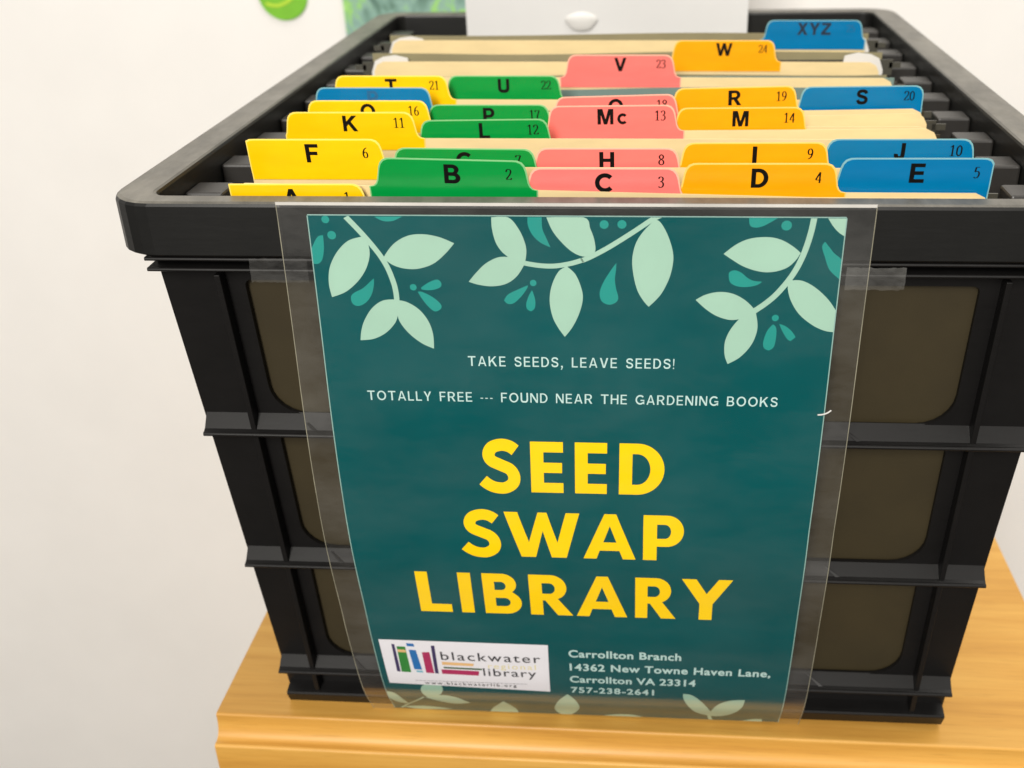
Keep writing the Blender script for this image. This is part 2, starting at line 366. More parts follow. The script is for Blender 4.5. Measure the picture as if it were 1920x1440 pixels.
st = tag(empty('wooden_stand', (0.012, 0.3, 0), (0, math.radians(0.45), 0)), 'honey coloured wooden stand with stepped moulded edge under the black crate', 'stand')
oy = -0.3
arcp = lambda cy, cz, r, a0, a1, n=5: [(cy+r*math.cos(math.radians(a0+(a1-a0)*i/n)), cz+r*math.sin(math.radians(a0+(a1-a0)*i/n))) for i in range(n+1)]
prof = [(0.62, 0)] + arcp(0.0288, -0.0015, 0.0015, 90, 180) \
     + [(0.0213+0.0060*math.cos(math.radians(a)), -0.0045+0.0105*math.sin(math.radians(a))) for a in range(0, -85, -7)] \
     + arcp(0.0199, -0.0166, 0.0017, 70, 180) + [(0.0182, -0.034), (0.0196, -0.038), (0.62, -0.038)]
b = MB(); b.sweep_x([(y+oy, z) for y, z in prof], -0.222, 0.262)
link('shelf_top', b.mesh('shelf_top'), M_WOOD, st)
b = MB(); b.box(-0.215, 0.255, 0.024+oy, 0.612+oy, -1.246, -0.0385)
link('cabinet_body', b.mesh('cabinet_body', 0.002), M_WOOD, st)

# ---------------------------------------------------------------- things on the wall behind
k = NT('foliage_photograph'); v = k.coord((1, 1, 0.55))
wp = k.n('ShaderNodeTexNoise'); wp.inputs['Scale'].default_value = 14; wp.inputs['Detail'].default_value = 3; k.l(v, wp.inputs['Vector'])
mx = k.n('ShaderNodeMix', data_type='RGBA'); mx.inputs['Factor'].default_value = 0.08; k.l(v, mx.inputs[6]); k.l(wp.outputs[1], mx.inputs[7])
f1 = k.noise(mx.outputs[2], 42, 4, 0.6)
k.l(k.ramp(f1, [(0.30, lin((70, 104, 90))), (0.42, lin((112, 148, 134))), (0.52, lin((140, 176, 164))), (0.58, lin((146, 204, 110))), (0.70, lin((186, 232, 146)))]), k.b.inputs['Base Color'])
k.b.inputs['Roughness'].default_value = 0.45
b = MB(); b.box(-0.309, -0.04, 0.7965, 0.7995, -0.20, 0.24, lambda x, y, z: (x, y, z+Z0))
tag(link('wall_poster', b.mesh('wall_poster'), k.m), 'blurred green foliage photograph on the white wall behind the crate', 'poster')
em = tag(empty('round_sticker', (-0.3755, 0.799, Z0-0.019)), 'round bright green leaf sticker on the white wall', 'sticker')
V, F = fill2d([arc(0, 0, 0.0275, 0.0275, 0, 360, 48)[:-1]], 0.0006)
me = bpy.data.meshes.new('disc'); me.from_pydata([(x, z-0.0008, y) for x, y, z in V], [], F); link('disc', me, plain('leaf_green', (122, 190, 50), 0.4, 0.05, 60), em)
V, F = ribbon(smooth_loop([(-0.020, -0.010), (-0.006, -0.012), (0.010, -0.004), (0.017, 0.012)], 8, False, False), lambda dx, dy: 0.0035)
me = bpy.data.meshes.new('leaf_vein'); me.from_pydata([(x, -0.0018, y) for x, y in V], [], F); link('leaf_vein', me, plain('lime_green', (184, 218, 60), 0.4, 0.05, 60), em)

# ---------------------------------------------------------------- black file crate
crate = tag(empty('file_crate', (0.0122, 0.25, 0)), 'black plastic file crate with open grid front, full of tabbed dividers', 'crate')
OC = Vector((0.0122, 0.25, 0))
T7 = 0.036/0.304
def cw(x, y, z): return (x-OC.x, y-OC.y, z+Z0)          # crate coordinates: z = 0 just under the rim's top
def rf(z): return 0.002 - T7*z                           # front of the ribs
def wall_at(z): return rf(z) + 0.009                     # front of the grid wall

def rrect(x0, x1, y0, y1, r, n=6):
    P = []
    for cx, cy, a in ((x1-r, y1-r, 0), (x0+r, y1-r, 90), (x0+r, y0+r, 180), (x1-r, y0+r, 270)):
        P += [(cx+r*math.cos(math.radians(a+90*i/n)), cy+r*math.sin(math.radians(a+90*i/n))) for i in range(n+1)]
    return P
b = MB(); loops = []
for o_, z in ((0.0015, -0.0200), (0.0, -0.0188), (0.0, 0.0022), (0.0006, 0.0034), (0.0018, 0.0040)):
    loops.append([(x, y, z) for x, y in rrect(-0.1955+o_, 0.2200-o_, 0.0030+o_, 0.5060-o_, 0.020)])
for o_, z in ((0.0014, 0.0040), (0.0004, 0.0034), (0.0, 0.0022), (0.0, -0.0200)):
    loops.append([(x, y, z) for x, y in rrect(-0.1775-o_, 0.2020+o_, 0.0138-o_, 0.4900+o_, 0.008)])
nL = len(loops[0]); vv = [cw(*p) for L in loops for p in L]; ff = []
for i in range(len(loops)):
    j = (i+1) % len(loops)
    for q in range(nL): ff.append((i*nL+q, i*nL+(q+1) % nL, j*nL+(q+1) % nL, j*nL+q))
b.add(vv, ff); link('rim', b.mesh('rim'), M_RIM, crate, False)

# front wall: tapered grid with rounded windows
rows = [(0.0345, 0.1060), (0.1185, 0.1905), (0.2030, 0.2725)]
colsx = [(-0.1443, -0.048), (-0.040, 0.064), (0.072, 0.1687)]
hol = []
for a, c in rows:
    for x0, x1 in colsx:
        r0, r1 = 0.003, 0.016
        P = []
        for cx, cy, an, r in ((x1-r1, c-r1, 0, r1), (x0+r1, c-r1, 90, r1), (x0+r0, a+r0, 180, r0), (x1-r0, a+r0, 270, r0)):
            P += [(cx+r*math.cos(math.radians(an+15*i)), cy+r*math.sin(math.radians(an+15*i))) for i in range(7)]
        hol.append(P)
V, F = fill2d([[(-0.181, 0.0202), (0.2054, 0.0202), (0.196, 0.3005), (-0.172, 0.3005)]] + hol, 0.0011)
b = MB(); b.add([cw(x, wall_at(-t)+0.0011+w, -t) for x, t, w in V], F)
me = b.mesh('front_wall'); link('front_wall', me, M_BLACK, crate)
# ribs across the front, each with a rounded nose
for zf, zt in ((-0.1136, -0.1052), (-0.1979, -0.1905), (-0.2790, -0.2722)):
    nose = arcp(rf(zf)+0.0011, zf, 0.0011, 80, 260, 6)
    b = MB(); b.sweep_x([(wall_at(zt)+0.0004, zt)] + [(rf(zf)+0.003, zf+0.0019)] + nose + [(wall_at(zf)+0.0004, zf-0.0016)], -0.1808-0.03*zf, 0.2052+0.0313*zf)
    b.v = [cw(*p) for p in b.v]; link('rib', b.mesh('rib'), M_BLACK, crate)
b = MB()
for zc in (-0.0216, -0.0266):
    P = arcp(rf(zc)+0.0013, zc, 0.0009, 60, 300, 6)
    b.sweep_x([(wall_at(zc)+0.0004, zc+0.0009)] + P + [(wall_at(zc)+0.0004, zc-0.0009)], -0.182, 0.2064)
b.v = [cw(*p) for p in b.v]; link('ridge', b.mesh('ridge'), M_BLACK, crate)
for xf in (-0.1535, 0.1779):
    b = MB(); b.sweep_x([(rf(-0.03)+0.003, -0.0300), (wall_at(-0.03)+0.0006, -0.0300), (wall_at(-0.3)+0.0006, -0.3), (rf(-0.3)+0.002, -0.3)], xf-0.0013, xf+0.0013)
    b.v = [cw(*p) for p in b.v]; link('corner_post', b.mesh('corner_post', 0.0004), M_BLACK, crate)
# the notched triangular gussets under the ribs beside the flyer
for zf in (-0.1136, -0.1979, -0.2790):
    for xg in (-0.1330, 0.1180):
        b = MB(); b.add([(xg, wall_at(zf)-0.0004, zf+0.0070), (xg+0.0011, wall_at(zf)-0.0004, zf+0.0070), (xg+0.010, rf(zf)+0.002, zf+0.0024), (xg+0.008, rf(zf)+0.002, zf+0.0020),
               (xg, wall_at(zf)+0.0004, zf+0.0060), (xg+0.0016, wall_at(zf)+0.0004, zf+0.0060)], [(0, 1, 2, 3), (0, 3, 4), (1, 5, 2), (3, 2, 5, 4)])
        b.v = [cw(*p) for p in b.v]; link('gusset', b.mesh('gusset'), M_BLACK, crate)
# foot ledge, base, other walls
b = MB(); b.sweep_x([(wall_at(-0.287)+0.002, -0.2935), (rf(-0.297)+0.003, -0.2952)] + arcp(rf(-0.297)+0.0015, -0.2968, 0.0012, 80, 200, 4) + [(rf(-0.30)+0.0035, -0.3052), (0.09, -0.3052), (0.09, -0.2990), (wall_at(-0.30)+0.004, -0.2990)], -0.171, 0.1954)
b.v = [cw(*p) for p in b.v]; link('foot_ledge', b.mesh('foot_ledge'), M_BLACK, crate)
b = MB(); b.box(-0.171, 0.1954, 0.0902, 0.466, -0.3052, -0.2990); b.v = [cw(*p) for p in b.v]; link('base', b.mesh('base'), M_BLACK, crate)
for s in (-1, 1):
    xo = -0.1815 if s < 0 else 0.2059
    b = MB(); b.add([(xo+sx*0.0026+(-s)*0.012*(-z/0.3), y, z) for z in (-0.0203, -0.304) for sx, y in ((0, wall_at(z)+0.003), (1, wall_at(z)+0.003), (1, 0.494-0.03*(-z/0.3)), (0, 0.494-0.03*(-z/0.3)))],
          [(0, 1, 2, 3), (4, 7, 6, 5), (0, 4, 5, 1), (1, 5, 6, 2), (2, 6, 7, 3), (3, 7, 4, 0)])
    b.v = [cw(*p) for p in b.v]; link('side_wall', b.mesh('side_wall'), M_BLACK, crate)
    # square lugs inside the rim that carry the folder rails
    b = MB()
    for i in range(10):
        y0 = 0.0445 + i*0.0452
        x0, x1 = (-0.1773, -0.1600) if s < 0 else (0.1844, 0.2018)
        b.box(x0, x1, y0, y0+0.017, -0.065, -0.0050)
    b.v = [cw(*p) for p in b.v]; link('rail_ledge', b.mesh('rail_ledge', 0.0012), M_LUG, crate)
b = MB(); b.add([(x, y, z) for z, yy in ((-0.0203, 0.494), (-0.304, 0.464)) for x, y in ((-0.178, yy), (0.2024, yy), (0.2024, yy+0.0026), (-0.178, yy+0.0026))],
      [(0, 1, 2, 3), (4, 7, 6, 5), (0, 4, 5, 1), (1, 5, 6, 2), (2, 6, 7, 3), (3, 7, 4, 0)])
b.v = [cw(*p) for p in b.v]; link('back_wall', b.mesh('back_wall'), M_BLACK, crate)

# ---------------------------------------------------------------- hanging folders
def lean(y):
    return 0.118*max(0.0, min(1.0, (0.19-y)/0.165))
XC = 0.0122                                              # centre line of every card
def hanging_folder(y0, y1, zt0, zt1, mat, label, tips=False):
    a = lean(y0); wob = 0.0002 if y0 < 0.02 else 0.0006
    e = tag(empty('hanging_folder', (XC, y0, Z0), (a, 0, 0)), label, 'folder', 'hanging folders in the crate')
    def panel(nm, y, zt, zb, ph):
        n = 16; P = []
        for w in (0, 0.0005):
            for zz in (zt, zb):
                P += [(-0.1595+0.319*i/n, y-y0+w+wob*math.sin(i*0.8+ph)*(1 if 0 < i < n else 0), zz+0.0006*math.sin(i*0.55+ph*2)) for i in range(n+1)]
        m = n+1; F = []
        for i in range(n):
            F += [(i, i+1, m+i+1, m+i), (2*m+i, 3*m+i, 3*m+i+1, 2*m+i+1), (i, 2*m+i, 2*m+i+1, i+1), (m+i, m+i+1, 3*m+i+1, 3*m+i)]
        F += [(0, m, 3*m, 2*m), (n, 2*m+n, 3*m+n, m+n)]
        q = MB(); q.add(P, F); link(nm, q.mesh(nm), mat, e)
    panel('front_flap', y0, zt0, -0.284, y0*90)
    panel('back_flap', y1, zt1, -0.284, y1*70)
    q = MB(); q.box(-0.159, 0.159, 0.0002, y1-y0, -0.2852, -0.2842); link('folded_bottom', q.mesh('folded_bottom'), mat, e)
    for yy, zt in ((0.0012, zt0), (y1-y0-0.0014, zt1)):
        q = MB(); q.box(-0.166, 0.166, yy-0.0004, yy+0.0004, zt-0.014, zt-0.0045)
        for sx in (-1, 1): q.box(min(sx*0.164, sx*0.171), max(sx*0.164, sx*0.171), yy-0.0004, yy+0.0004, zt-0.0095, zt-0.0062)
        link('rail', q.mesh('rail'), M_STEEL, e)
    if tips:
        for sx in (-1, 1):
            V, F = fill2d([[(sx*x, z) for x, z in ((0.1595, -0.018), (0.1597, -0.009), (0.1570, -0.0022), (0.152, 0.0002), (0.144, 0.0012), (0.136, -0.0006), (0.134, -0.012))]], 0.0005)
            me = bpy.data.meshes.new('rail_tip'); me.from_pydata([(x, y1-y0-0.0045+w, zt1+z-0.001) for x, z, w in V], [], F)
            link('rail_tip', me, M_WHITE, e)
    return e
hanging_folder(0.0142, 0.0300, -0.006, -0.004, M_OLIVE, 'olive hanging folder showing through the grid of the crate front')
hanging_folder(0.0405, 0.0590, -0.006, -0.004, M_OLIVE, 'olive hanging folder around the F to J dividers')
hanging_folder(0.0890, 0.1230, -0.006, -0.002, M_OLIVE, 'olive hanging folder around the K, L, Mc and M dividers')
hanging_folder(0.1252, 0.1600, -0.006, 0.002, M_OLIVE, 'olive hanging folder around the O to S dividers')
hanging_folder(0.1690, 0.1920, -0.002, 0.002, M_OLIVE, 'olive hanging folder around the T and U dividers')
hanging_folder(0.2180, 0.2400, 0.0030, 0.0046, M_GREYGREEN, 'grey green hanging folder around the pink V divider')
hanging_folder(0.2620, 0.2820, 0.0015, 0.0112, M_OLIVE_LIT, 'olive hanging folder in a lit tone around the orange W divider, white rail tips', True)
hanging_folder(0.3110, 0.3330, 0.0036, 0.0140, M_OLIVE_LIT, 'rearmost olive hanging folder in a lit tone around the XYZ divider, white rail tips', True)

# ---------------------------------------------------------------- 25 tabbed dividers
HT = 0.0126
SIDE = [(0.0350, 0.0), (0.0332, 0.0004), (0.0321, 0.0014), (0.0314, 0.0030), (0.0309, 0.0056), (0.0304, 0.0084), (0.0297, 0.0104), (0.0285, 0.0118), (0.0268, 0.0125), (0.0250, 0.0126)]
def divider(letter, num, colour, y, xt, zt, tilt, ink, numink=None, label='', shift=0.0):
    """origin at the shoulder of the card, under the middle of its tab"""
    a = lean(y)
    e = tag(empty('index_divider', (xt, y, Z0+zt-HT), (a, math.radians(-tilt), 0)), label, 'divider', 'alphabet dividers in the crate')
    dx = XC + shift - xt; hw = 0.1563; zb = -0.226
    L = [(dx-hw, zb), (dx+hw, zb), (dx+hw, -0.006), (dx+hw-0.002, -0.0022), (dx+hw-0.006, -0.0002)]
    right = [(min(x, dx+hw-0.0005), z) for x, z in SIDE]; left = [(max(-x, dx-hw+0.0005), z) for x, z in reversed(SIDE)]
    if right[0][0] < dx+hw-0.008: L += [(right[0][0]+0.002, 0.0)]
    else: L = L[:2]
    L += right + left
    if left[-1][0] > dx-hw+0.008: L += [(left[-1][0]-0.002, 0.0), (dx-hw+0.006, -0.0002), (dx-hw+0.002, -0.0022), (dx-hw, -0.006)]
    V, F = fill2d([L], 0.0002)
    me = bpy.data.meshes.new('card'); me.from_pydata([(x, w, z) for x, z, w in V], [], F); link('card', me, M_MANILA, e)
    # pale clear film round the tab, then the coloured tab itself a little smaller
    def tabshape(ins, low):
        R = []
        for x, z in SIDE: R.append((min(x, dx+hw-0.0007)-ins, z-ins*(0.9 if z > 0.006 else 0.3)))
        Lf = []
        for x, z in reversed(SIDE): Lf.append((max(-x, dx-hw+0.0007)+ins, z-ins*(0.9 if z > 0.006 else 0.3)))
        return R + Lf + [(Lf[-1][0]+0.0002, low), (R[0][0]-0.0002, low)]
    V, F = fill2d([tabshape(-0.0002, -0.0058)], 0.00012)
    me = bpy.data.meshes.new('tab_film'); me.from_pydata([(x, w-0.00036, z) for x, z, w in V], [], F)
    t = link('tab', me, M_EDGE[colour], e)
    V, F = fill2d([tabshape(0.00038, -0.0055)], 0.00012)
    me = bpy.data.meshes.new('colour'); me.from_pydata([(x, w-0.00064, z) for x, z, w in V], [], F)
    link('coloured_insert', me, M_TAB[colour], t)
    LH = 0.0081 if y < 0.043 else 0.0074
    zc = HT - (0.0061 if y < 0.043 else 0.0052)
    V, F = capitals(letter, LH, -0.03)
    bb = bounds(V); cx = (bb[0]+bb[1])/2
    me = bpy.data.meshes.new('letter'); me.from_pydata([(x-cx, -0.00080, z-LH/2+zc) for x, z in V], [], F); link('letter', me, ink, t)
    V, F = figures(num, 0.0047)
    me = bpy.data.meshes.new('number'); me.from_pydata([(x+0.0234, -0.00080, z+zc+0.0003) for x, z in V], [], F); link('number', me, numink or ink, t)
    return e
CN = ['yellow', 'green', 'pink', 'orange', 'blue']
DIV = [('A', '1', 0, .0162, -.1175, .0086, .18), ('B', '2', 1, .0182, -.0499, .0185, -1.3), ('C', '3', 2, .0200, .0123, .0144, .11), ('D', '4', 3, .0217, .0756, .0160, .09), ('E', '5', 4, .0235, .1384, .0177, .07),
 ('F', '6', 0, .0420, -.1150, .0204, .0), ('G', '7', 1, .0450, -.0492, .0156, -.5), ('H', '8', 2, .0465, .0124, .0153, .04), ('I', '9', 3, .0485, .0755, .0172, .24), ('J', '10', 4, .0510, .1366, .0181, .0),
 ('K', '11', 0, .0920, -.1113, .0199, -.1), ('L', '12', 1, .0970, -.0481, .0151, .6), ('Mc', '13', 2, 0.1140, .0120, .0176, .5), ('M', '14', 3, .1170, .0741, .0158, .3),
 ('O', '16', 0, .1265, -.1116, .0174, -.14), ('P', '17', 1, .1330, -.0513, .0137, -.12), ('Q', '18', 2, .1390, .0130, .0167, 1.4), ('R', '19', 3, .1465, .0732, .0191, 1.1), ('S', '20', 4, .1510, .1375, .0184, .5),
 ('P', '', 0, .1570, -.1165, .0172, -.19), ('T', '21', 0, .1720, -.1098, .0202, -.23), ('U', '22', 1, .1840, -.0503, .0175, -.23), ('V', '23', 2, .2254, .0122, .0205, -.30), ('W', '24', 3, .2709, .0740, .0203, -.35), ('XYZ', '25', 4, .3219, .1343, .0237, -.42)]
for L_, n_, c_, y_, x_, z_, t_ in DIV:
    if n_ == '':
        divider('P', '0', 'blue', y_, x_, z_, t_, M_FADEINK, M_TAB['blue'], 'blue tabbed divider with a faint unnumbered letter, behind the yellow O tab', -0.0055)
        continue
    blue = CN[c_] == 'blue'
    divider(L_, n_, CN[c_], y_, x_, z_, t_, M_BLUEINK if L_ == 'XYZ' else M_INK, M_FADEINK if L_ == 'XYZ' else None,
            'manila divider with %s tab lettered %s and numbered %s' % (CN[c_], L_, n_))

# ---------------------------------------------------------------- white sheet standing behind the folders
sh = tag(empty('white_sheet', (-0.007, 0.466, Z0)), 'plain white sheet standing upright behind the last folder', 'paper')
b = MB(); n = 14; P = []
for i in range(n+1):
    for j in range(n+1):
        x = -0.1105+0.2205*i/n; z = -0.14+0.2794*j/n
        P.append((x, 0.06*z+0.0010*math.sin(i*0.7+j*0.35)+0.0006*math.sin(j*1.1+1), z))
b.add(P, [(i*(n+1)+j, (i+1)*(n+1)+j, (i+1)*(n+1)+j+1, i*(n+1)+j+1) for i in range(n) for j in range(n)])
link('sheet', b.mesh('sheet'), M_SHEET, sh, True)
b = MB(); n = 10; P = [(-0.0195, -0.0024, 0.0015)]
F = []
for i in range(1, n+1):
    r = i/n
    for j in range(24):
        a = j*math.tau/24
        P.append((-0.0195+0.0125*r*math.cos(a)*(1+0.12*math.sin(3*a)), -0.0006-0.0018*math.sqrt(max(0, 1-r*r)), 0.0015+0.0075*r*math.sin(a)))
for j in range(24): F.append((0, 1+j, 1+(j+1) % 24))
for i in range(n-1):
    for j in range(24): F.append((1+i*24+j, 1+(i+1)*24+j, 1+(i+1)*24+(j+1) % 24, 1+i*24+(j+1) % 24))
b.add(P, F); link('clear_bump', b.mesh('clear_bump'), M_WHITE, sh, True)

# ---------------------------------------------------------------- the laminated flyer
LEAVES=[[(-84.5,8.9),(-91.0,10.7),(-95.9,15.0),(-99.4,20.4),(-101.0,25.1),(-101.5,30.6),(-100.8,35.9),(-94.6,33.4),(-88.9,28.5),(-85.0,22.9),(-83.0,16.9),(-83.3,11.6)],
[(-77.2,17.9),(-72.7,12.2),(-66.8,8.7),(-60.4,7.9),(-53.6,9.1),(-47.6,11.7),(-51.5,16.2),(-56.9,20.7),(-63.4,22.9),(-69.1,22.8),(-73.5,21.4),(-76.5,19.2)],
[(-73.8,36.6),(-79.3,37.2),(-84.2,40.7),(-88.0,46.4),(-89.8,51.4),(-90.5,55.6),(-84.8,54.9),(-79.3,52.1),(-75.0,47.6),(-73.4,43.7),(-72.9,39.9)],
[(-74.1,36.7),(-69.0,37.8),(-64.0,41.2),(-60.5,46.4),(-58.9,52.4),(-58.9,59.1),(-63.8,56.8),(-68.8,52.6),(-72.4,47.6),(-73.6,43.4)],
[(-32.0,0.6),(-31.9,5.4),(-30.6,11.2),(-28.2,15.2),(-25.5,17.6),(-22.1,20.4),(-19.1,20.9),(-18.2,15.7),(-18.7,11.2),(-21.1,5.4),(-25.2,0.6)],
[(-19.1,20.6),(-22.0,17.9),(-25.5,17.4),(-30.2,17.7),(-35.3,20.5),(-39.3,24.5),(-42.5,28.4),(-38.3,29.7),(-32.6,30.3),(-26.8,29.1),(-22.3,25.7)],
[(-1.8,21.2),(-5.2,23.6),(-8.0,29.6),(-9.0,36.4),(-7.9,43.6),(-5.5,48.8),(-2.8,52.8),(0.6,48.0),(3.5,41.4),(4.8,34.9),(3.8,29.5),(1.6,24.5)],
[(-9.8,0.5),(-7.2,6.6),(-2.6,12.3),(1.7,15.8),(6.0,17.0),(9.6,15.2),(9.5,10.3),(7.8,5.2),(5.1,0.4)],
[(33.6,1.1),(28.9,6.3),(26.0,11.5),(24.8,18.0),(25.4,24.6),(27.1,31.3),(29.7,36.0),(32.0,38.7),(34.7,35.9),(37.4,32.2),(40.1,25.8),(41.3,19.2),(40.9,14.0),(38.7,7.5),(35.8,2.5)],
[(91.8,14.7),(88.5,12.0),(83.5,9.2),(78.0,8.2),(71.4,8.9),(66.2,11.3),(61.3,15.4),(64.8,17.8),(69.8,20.8),(76.1,22.8),(81.6,22.9),(86.9,21.1),(90.2,17.8)],
[(100.7,-0.4),(103.2,3.3),(105.8,6.1),(108.8,8.0),(108.7,-0.5)],
[(88.0,27.3),(89.2,26.5),(93.5,26.6),(98.6,29.2),(103.9,33.8),(107.5,38.4),(108.9,41.7),(108.7,49.2),(104.2,48.4),(99.0,45.8),(93.6,41.3),(90.0,35.9),(88.2,30.9)],
[(75.8,39.8),(71.5,35.5),(66.3,32.6),(60.7,31.8),(55.2,33.0),(51.1,35.4),(55.5,39.5),(60.1,42.5),(65.2,44.1),(69.3,43.8),(73.2,42.2)],
[(75.5,38.8),(77.0,45.6),(76.8,50.5),(74.8,56.0),(70.7,61.2),(65.9,64.3),(64.6,61.1),(64.1,57.6),(64.3,53.4),(66.1,48.5),(69.3,43.8),(72.5,40.9)],
[(-108.4,283.7),(-102.8,286.1),(-98.8,297.1),(-98.3,301.8),(-103.5,299.1),(-107.3,292.2)],
[(-87.5,280.3),(-85.5,275.5),(-80.6,273.3),(-76.2,274.6),(-75.2,279.1),(-77.1,285.0),(-81.8,290.4),(-84.7,290.1),(-87.0,285.8)],
[(-86.4,290.2),(-77.3,286.5),(-69.2,288.6),(-62.1,296.3),(-70.6,299.1),(-78.7,295.5)],
[(-101.9,306.8),(-88.9,304.9),(-73.2,308.1),(-84.3,309.2),(-94.0,309.6)],
[(-52.5,309.9),(-49.5,302.3),(-43.2,291.8),(-38.9,299.7),(-36.5,308.4),(-39.1,310.9),(-50.5,311.3)],
[(-15.4,299.6),(-12.6,288.3),(-7.3,279.8),(-3.3,286.5),(-1.4,296.4),(-3.4,304.9),(-7.0,309.5),(-11.3,309.9),(-14.2,306.8)],
[(8.0,311.3),(13.2,308.7),(20.9,306.7),(28.6,307.1),(33.7,309.7),(28.6,311.3),(20.9,311.3),(13.1,311.3)],
[(54.7,275.0),(59.6,276.2),(65.6,284.4),(70.8,297.3),(69.9,303.5),(63.0,298.8),(57.6,288.1),(55.1,279.9)],
[(70.7,294.6),(73.9,285.6),(80.1,280.5),(87.7,279.1),(86.7,288.4),(82.1,298.7),(75.8,303.6),(70.3,303.4)],
[(81.5,311.3),(87.9,309.5),(94.4,306.6),(99.1,306.0),(99.5,311.3),(94.2,311.3),(84.9,311.3)]]
STEMS=[([(-91.5,0.6),(-87.9,4.8),(-84.5,9.0),(-81.1,13.6),(-78.3,17.9),(-75.9,22.9),(-74.1,28.9),(-73.4,33.4),(-73.3,37.5)],2.27),
([(-19.9,19.9),(-13.3,21.0),(-7.1,21.2),(-0.8,20.2),(4.2,18.7),(4.5,18.7),(8.2,17.0),(14.4,13.5),(20.4,9.6),(26.5,5.4),(32.4,1.2),(36.0,-0.7)],2.08),
([(95.8,-0.7),(95.1,5.9),(93.5,13.6),(91.1,20.7),(88.0,26.6),(83.6,32.7),(79.6,36.7),(75.2,40.2)],2.39),
([(-103.1,308.8),(-96.9,301.1),(-87.2,289.9)],1.01),
([(69.6,301.7),(71.0,309.0),(73.4,311.3)],1.89)]
DROPS=[[(-101.6,8.6),(-103.9,9.3),(-106.0,12.4),(-107.5,15.8),(-107.4,19.8),(-106.9,21.1),(-104.9,21.0),(-103.1,19.1),(-101.9,14.4)],
[(-79.6,0.6),(-77.5,1.9),(-75.1,2.6),(-71.9,2.3),(-68.1,0.5)],
[(-82.2,27.3),(-83.8,28.7),(-87.3,31.8),(-91.4,34.0),(-92.8,36.1),(-92.2,38.9),(-89.7,39.8),(-86.3,38.0),(-83.8,34.5),(-82.5,30.4)],
[(-62.6,31.2),(-59.3,28.9),(-55.7,27.6),(-54.0,29.1),(-54.7,31.1),(-58.3,32.3),(-62.1,32.1)],
[(-64.2,33.1),(-62.2,33.2),(-57.8,35.6),(-54.8,38.6),(-54.9,40.7),(-57.3,41.9),(-59.5,40.4),(-62.1,37.0)],
[(-17.4,0.5),(-17.3,4.0),(-15.6,7.9),(-12.5,11.1),(-8.3,13.2),(-10.0,9.2),(-11.5,5.3),(-11.7,0.5)],
[(18.4,19.7),(16.3,22.7),(13.2,28.1),(11.7,32.8),(12.6,36.5),(15.6,38.0),(18.5,36.9),(19.4,34.7),(18.4,30.7),(17.9,26.7),(18.3,22.7)],
[(-17.9,29.7),(-22.4,31.8),(-26.3,33.9),(-28.1,36.6),(-26.5,38.1),(-23.9,37.7),(-20.6,34.5),(-18.3,31.1)],
[(-16.3,31.9),(-17.7,34.5),(-18.8,37.9),(-18.5,40.3),(-16.9,41.4),(-15.3,39.9),(-15.0,36.5),(-15.8,33.1)],
[(70.4,-0.2),(70.9,3.2),(72.9,4.3),(75.9,3.8),(79.3,1.9),(82.7,-0.3)],
[(64.0,25.2),(64.2,23.2),(66.3,22.4),(69.1,23.5),(71.4,25.5),(73.9,26.8),(77.6,27.2),(75.3,28.8),(71.0,29.6),(67.3,29.2),(64.8,27.7)],
[(100.9,10.0),(100.0,12.2),(101.6,16.7),(103.9,21.9),(108.5,26.1),(108.5,18.3),(105.0,14.8),(102.3,11.6)],
[(83.4,45.9),(81.2,49.0),(80.0,53.9),(80.5,56.7),(82.5,57.9),(84.5,56.2),(85.1,51.7),(84.8,47.6)],
[(85.9,45.7),(87.4,48.9),(89.6,52.4),(91.2,53.4),(93.1,51.6),(91.2,48.9),(88.5,46.7)]]
DOTS=[(-98.0,8.6,1.81),(-99.9,1.9,1.62),(-65.9,31.1,1.43),(13.3,3.4,1.81),(20.4,3.3,1.81),(-15.7,28.7,1.37),(85.3,3.4,2.06),(84.1,43.1,1.43)]
LOGO_PANEL=[(-103.8,235.1),(-15.6,235.4),(-16.4,277.6),(-103.7,274.2)]
BOOKS={'purple':[[(-97.5,238.5),(-96.0,238.8),(-95.9,263.0),(-97.8,262.6)],[(-76.8,239.0),(-74.9,238.9),(-75.4,263.6),(-77.3,263.2)]],'green':[[(-95.0,240.4),(-90.5,240.6),(-90.2,263.1),(-95.4,262.9)]],'tan':[[(-95.0,243.0),(-90.7,243.2),(-90.5,245.4),(-94.9,245.3)],[(-72.5,252.6),(-55.6,253.4),(-56.1,255.7),(-72.6,255.3)]],'blue':[[(-89.7,237.6),(-85.8,237.8),(-85.6,240.3),(-89.4,240.1)],[(-88.9,243.1),(-85.2,243.3),(-84.0,260.4),(-88.2,260.2)]],'sky':[[(-87.5,261.1),(-83.8,261.3),(-83.8,263.1),(-87.0,262.9)]],'magenta':[[(-82.2,244.9),(-78.2,244.6),(-77.8,263.3),(-82.1,263.1)],[(-73.6,259.4),(-53.3,260.0),(-54.0,264.1),(-73.5,263.5)]],'dkgreen':[[(-72.3,257.1),(-51.5,257.6),(-51.9,259.1),(-71.9,258.5)]]}
BIG=[('S',-42.58,-23.64,102.79,132.75),('E',-18.81,-4.11,103.99,131.55),('E',1.17,15.54,103.99,131.55),('D',21.03,41.23,103.99,131.55),('S',-53.57,-34.50,142.04,171.73),('W',-32.26,2.98,143.24,170.53),('A',4.47,29.13,143.24,170.53),('P',32.60,51.37,143.24,170.53),('L',-78.47,-62.35,182.66,211.96),('I',-57.57,-51.16,182.66,211.96),('B',-45.61,-27.02,182.66,211.96),('R',-22.81,-1.73,182.66,211.96),('A',0.08,25.15,182.66,211.96),('R',29.05,48.99,182.66,211.96),('Y',51.34,75.73,182.66,211.96)]
